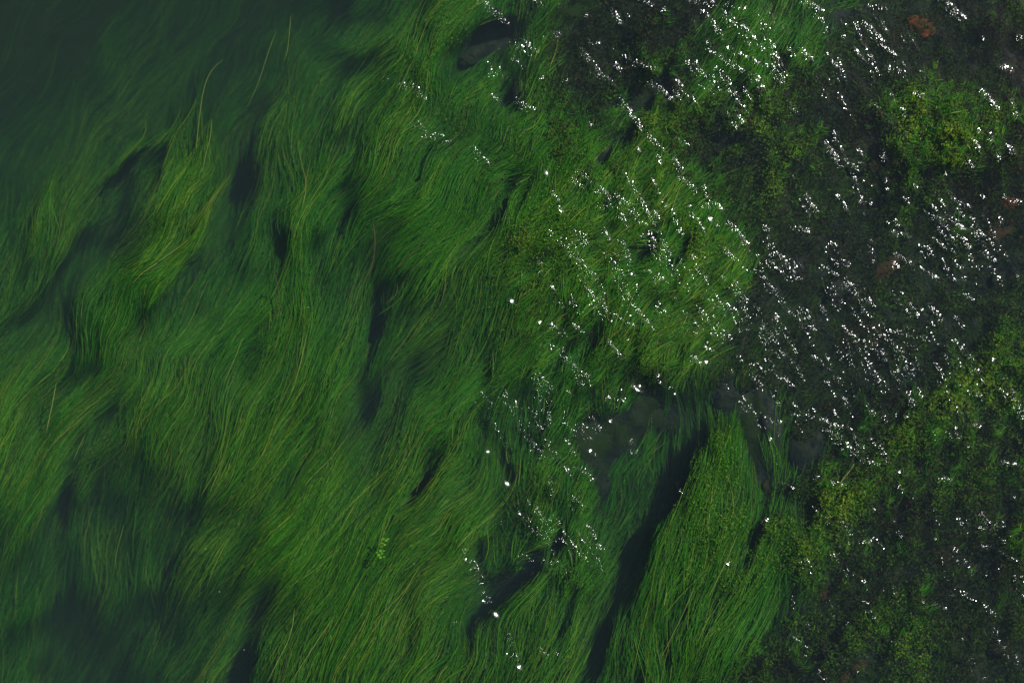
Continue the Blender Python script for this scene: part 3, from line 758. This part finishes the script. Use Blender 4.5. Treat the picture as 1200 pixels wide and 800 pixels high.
for i in range(len(TUFTS)):
    if parts[i]:
        V = np.vstack([p[0] for p in parts[i]]); C = np.vstack([p[2] for p in parts[i]])
        o_, fs = 0, []
        for p in parts[i]:
            fs.append(p[1] + o_); o_ += len(p[0])
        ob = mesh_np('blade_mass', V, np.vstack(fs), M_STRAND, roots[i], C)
        ob['kind'] = 'stuff'
    vs_, fs, cs, o_ = [], [], [], 0
    for V, F, c, tf in fl_groups:
        s = np.where(tf == i)[0]
        if len(s) == 0: continue
        vi = (s[:, None] * 4 + np.arange(4)).ravel()
        vs_.append(V[vi]); fs.append(np.arange(len(s) * 4).reshape(-1, 4) + o_); cs.append(np.repeat(c[s], 4, axis=0)); o_ += len(s) * 4
    if vs_ and o_ > 80:
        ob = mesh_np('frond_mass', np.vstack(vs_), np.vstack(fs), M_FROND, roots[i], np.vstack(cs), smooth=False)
        ob['kind'] = 'stuff'

def resample(pts, n):
    p = np.array(pts, float)
    d = np.concatenate([[0], np.cumsum(np.hypot(*np.diff(p, axis=0).T))])
    t = np.linspace(0, d[-1], n)
    x = np.interp(t, d, p[:, 0]); y = np.interp(t, d, p[:, 1])
    for _ in range(2):
        x[1:-1] = (x[:-2] + 2 * x[1:-1] + x[2:]) / 4; y[1:-1] = (y[:-2] + 2 * y[1:-1] + y[2:]) / 4
    return x, y

def tube(px, py, z, rad, nm, mat, parent, color, sides=5):
    m = len(px)
    P = at_np(px, py, z)
    T = np.gradient(P, axis=0); T /= np.linalg.norm(T, axis=1, keepdims=True)
    side = np.stack([-T[:, 1], T[:, 0], np.zeros(m)], -1); side /= np.linalg.norm(side, axis=1, keepdims=True)
    up = np.cross(T, side)
    a = np.arange(sides) * 2 * math.pi / sides
    V = P[:, None, :] + (side[:, None, :] * np.cos(a)[None, :, None] + up[:, None, :] * np.sin(a)[None, :, None] * 0.6) * rad[:, None, None]
    V = V.reshape(-1, 3)
    i_ = np.arange(m - 1)[:, None] * sides + np.arange(sides)[None, :]
    j_ = np.arange(m - 1)[:, None] * sides + (np.arange(sides)[None, :] + 1) % sides
    F = np.stack([i_, j_, j_ + sides, i_ + sides], -1).reshape(-1, 4)
    return mesh_np(nm, V, F, mat, parent, np.tile(color, (len(V), 1)))

for pts, wpx, z, ci in FEATURE:
    x, y = resample(pts, 14)
    t = np.linspace(0, 1, 14)
    rad = wpx * (0.48 if ci != 6 else 0.9) * PXM * 0.5 * np.clip(np.minimum(t / 0.25 + 0.3, (1 - t) / 0.25 + 0.3), 0, 1)
    i = int(tuft_of(np.array([x[7]]), np.array([y[7]]))[0])
    tube(x, y, np.full(14, z) - 0.05 * t, rad, 'brown_stem' if ci == 6 else 'pale_stem', M_STRAND, roots[i], PAL[ci] * (1.1 if ci != 6 else 1.5))

# ------------------------------------------------------------------ stones
def stone_mesh(seed, sub=4, rough=0.22):
    bm = bmesh.new()
    bmesh.ops.create_icosphere(bm, subdivisions=sub, radius=1.0)
    o = Vector((seed * 7.3, seed * 3.1, seed * 1.7))
    for v in bm.verts:
        p = v.co.copy()
        d = mnoise.noise(p * 0.9 + o) * rough * 1.6 + mnoise.noise(p * 2.1 + o) * rough * 0.7 + mnoise.noise(p * 5.0 + o) * rough * 0.45 + mnoise.noise(p * 11.0 + o) * rough * 0.25
        # a few flattened faces, as river stones have
        for q in range(5):
            nrm = Vector((math.sin(seed * 3 + q * 2.4), math.cos(seed * 5 + q * 1.9), 0.5 * math.sin(seed + q * 1.3))).normalized()
            over = p.dot(nrm) - 0.72
            if over > 0: d -= over * 0.75
        v.co = p * (1 + d)
    me = bpy.data.meshes.new('stone')
    for f in bm.faces: f.smooth = True
    bm.to_mesh(me); bm.free()
    return me
BASE = [stone_mesh(s, 4 if s < 6 else 3) for s in range(10)]

def stone(px, py, rx, ry, rot, top, mat, name='stone', k=0, hz=None):
    me = BASE[k % len(BASE)].copy()
    me.materials.clear(); me.materials.append(mat)
    o = bpy.data.objects.new(name, me)
    COL.objects.link(o)
    h = hz if hz else 0.55 * min(rx, ry) * PXM
    zc = top - h
    o.location = at(px, py, zc)
    o.scale = (rx * PXM * 1.04, ry * PXM * 1.04, h)
    o.rotation_euler = (0, 0, R(rot))
    return o

SPECIAL = [
 (1078,31,18,12,-20,-0.335,M_RUST,'rusty orange stone near the top edge at right'),
 (1183,237,12,9,0,-0.325,M_RUST,'rusty orange stone at the right edge with glints on it'),
 (1170,272,17,11,20,-0.335,M_BROWN,'dull reddish-brown stone just below the rusty one at the right edge'),
 (1130,93,11,8,0,-0.310,M_BROWN,'small brown stone above the bright algae cushion'),
 (1186,82,22,14,15,-0.360,M_BROWN,'large dark reddish stone near the right edge above the algae cushion'),
 (1030,193,14,9,10,-0.340,M_BROWN,'small reddish-brown stone under the glints left of the algae cushion'),
 (797,103,13,22,25,-0.330,M_BROWN,'brownish upright stone beside the golden algae strip near the top'),
 (905,497,13,34,12,-0.350,M_SLAB,'narrow blue-grey stone with a pale left rim, left of the arched boulder'),
 (945,525,40,40,-20,-0.330,M_SLAB,'large dark arched boulder below the densest band of glitter'),
 (790,482,88,26,14,-0.530,M_SLAB,'long blue-grey slab with a dark curved upper edge right of the big blue sun spots'),
 (762,590,34,50,-18,-0.640,M_SLAB,'smooth slate-coloured stone in the bare gap beside the weed crest'),
 (575,62,40,16,10,-0.620,M_SLAB,'dark smooth boulder at the top with a faint pale ripple across'),
 (660,40,44,20,20,-0.420,M_SLAB,'broad grey stone under the thin glints at the top middle'),
 (700,90,30,17,25,-0.385,M_STONE,'rounded grey stone below the second row of top glints'),
 (620,105,24,13,15,-0.385,M_STONE,'round mossy stone right of the upper glint cluster'),
 (650,115,26,14,10,-0.385,M_SLAB,'bluish stone between mossy stones under the top middle'),
 (870,345,52,44,10,-0.385,M_SLAB,'wide flat grey stone forming the bare bed left of the long glint streaks'),
 (940,300,46,34,-25,-0.385,M_SLAB,'broad pale-dusted stone in the bare bed at right centre'),
 (1000,180,38,26,30,-0.385,M_STONE,'big dim stone below the upper right glint streaks'),
 (905,235,30,20,20,-0.350,M_STONE,'olive-dusted stone at the right foot of the leafy algae slope'),
 (1110,640,34,40,0,-0.385,M_BROWN,'brown-grey stone under the lower right glints'),
 (1100,330,30,16,10,-0.385,M_STONE,'grey stone right of the black hole with golden sprigs'),
 (985,640,16,28,5,-0.385,M_SLAB,'blue-black upright stone right of the leafy shoulder'),
 (1010,395,40,24,15,-0.385,M_BROWN,'brownish flat stone above the patchy algae film'),
]
for k, (px, py, rx, ry, rot, top, mat, lab) in enumerate(SPECIAL):
    o = stone(px, py, rx, ry, rot, top, mat, 'boulder' if max(rx, ry) > 30 else 'stone', k)
    tag(o, lab, 'stone', 'stones on the shallow river bed')
rr = random.Random(5)
placed = [(s[0], s[1], max(s[2], s[3]) * 0.8) for s in SPECIAL]
cnt = 0
while cnt < 120:
    px = rr.uniform(560, 1240); py = rr.uniform(-30, 830)
    r_ = rr.choice([8, 10, 12, 15, 20, 27])
    if px < 660 and rr.random() < 0.6: continue
    if px < 840 and 440 < py < 660: continue          # the murky pool beside the weed fan
    if any((px - a) ** 2 + (py - b_) ** 2 < (r_ + c_) ** 2 * 0.7 for a, b_, c_ in placed): 
        if rr.random() < 0.97: continue
    placed.append((px, py, r_))
    bz = float(look(BEDZ, np.array([px]), np.array([py]))[0])
    mat = rr.choice([M_STONE, M_STONE, M_STONE, M_SLAB, M_BROWN])
    o = stone(px, py, r_ * rr.uniform(0.9, 1.3), r_ * rr.uniform(0.6, 0.9), rr.uniform(10, 80), bz + 0.35 * r_ * PXM + 0.02, mat, 'stone', cnt)
    tag(o, 'dim cobble half hidden by water and algae on the shallow right-hand bed', 'stone', 'cobbles of the shallow bed')
    cnt += 1

# ------------------------------------------------------------------ small single things
# floating sprig with round leaves on the weed
def colored(name, verts, faces, parent, col_, mat=M_FROND):
    return mesh_np(name, np.array(verts, float), np.array(faces), mat, parent, np.tile(col_, (len(verts), 1)))
sp = tag(empty('floating_sprig', at(449, 643, -0.015)), 'small floating sprig of round bright green leaves lying on the combed weed bed', 'sprig')
leaves = [(449,631,2.3),(453,633,1.8),(448,636,1.7),(455,631,1.5),(447,640,1.6),(451,638,1.5),(446,645,2.0),(450,645,1.5),(444,650,2.0),(448,648,1.8),(446,653,1.9),(450,652,1.4),(442,647,1.3)]
for lx, ly, lr in leaves:
    m_ = 9
    c0 = at(lx, ly, -0.012)
    a_ = rr.uniform(0, 6.28)
    vs_ = [(c0[0], c0[1], c0[2] + 0.001)]
    for q in range(m_):
        th = a_ + 6.283 * q / m_
        rad = lr * PXM * (1.0 if q else 0.72)
        vs_.append((c0[0] + rad * math.cos(th), c0[1] + rad * 0.8 * math.sin(th), c0[2] + 0.002 * math.sin(th * 2)))
    fs = [(0, 1 + q, 1 + (q + 1) % m_) for q in range(m_)]
    colored('leaf', vs_, fs, sp, np.array((0.11, 0.33, 0.02)) * rr.uniform(0.7, 1.2))
x, y = resample([(452,630),(449,638),(447,646),(445,655)], 8)
tube(x, y, np.full(8, -0.016), np.full(8, 0.0016), 'stem', M_STRAND, sp, np.array((0.08, 0.16, 0.03)))

# pale strip added as the lit edge on the right of the boulder
ps = tag(empty('lit_rim_strip', at(987, 566, -0.2)), 'pale yellowish strip added for the lit rim on the right flank of the arched boulder', 'stem')
x, y = resample([(1001,543),(996,552),(988,560),(983,570),(977,580),(974,590)], 14)
tube(x, y, np.full(14, -0.17), 1.3 * PXM * (0.5 + 0.4 * np.sin(np.linspace(0.2, 3, 14))), 'rim_strip', M_STRAND, ps, np.array((0.22, 0.24, 0.08)))

# drifting flecks
FL_ = [(241,643,1.0,(0.5,0.45,0.10),'tiny yellow fleck drifting above the smooth weed of the lower left'),
       (257,693,1.0,(0.30,0.42,0.36),'tiny bluish-white fleck drifting right of the dark lower left hollow'),
       (286,761,0.9,(0.30,0.42,0.36),'tiny bluish fleck drifting over the dark notch near the bottom'),
       (485,660,0.9,(0.30,0.60,0.15),'tiny light green fleck right of the floating sprig'),
       (361,360,0.9,(0.45,0.5,0.5),'tiny whitish fleck over the teal hollow at the centre left')]
for fx_, fy_, fr_, fc_, lab in FL_:
    bm = bmesh.new(); bmesh.ops.create_icosphere(bm, subdivisions=1, radius=fr_ * PXM)
    vs_ = [(v.co.x, v.co.y * 0.8, v.co.z * 0.4) for v in bm.verts]; fs = [[v.index for v in f.verts] for f in bm.faces]; bm.free()
    o = mesh_np('drifting_fleck', np.array(vs_), np.array(fs), M_FROND, None, np.tile(np.array(fc_), (len(vs_), 1)))
    o.location = at(fx_, fy_, -0.012)
    tag(o, lab, 'fleck', 'specks drifting on the water')
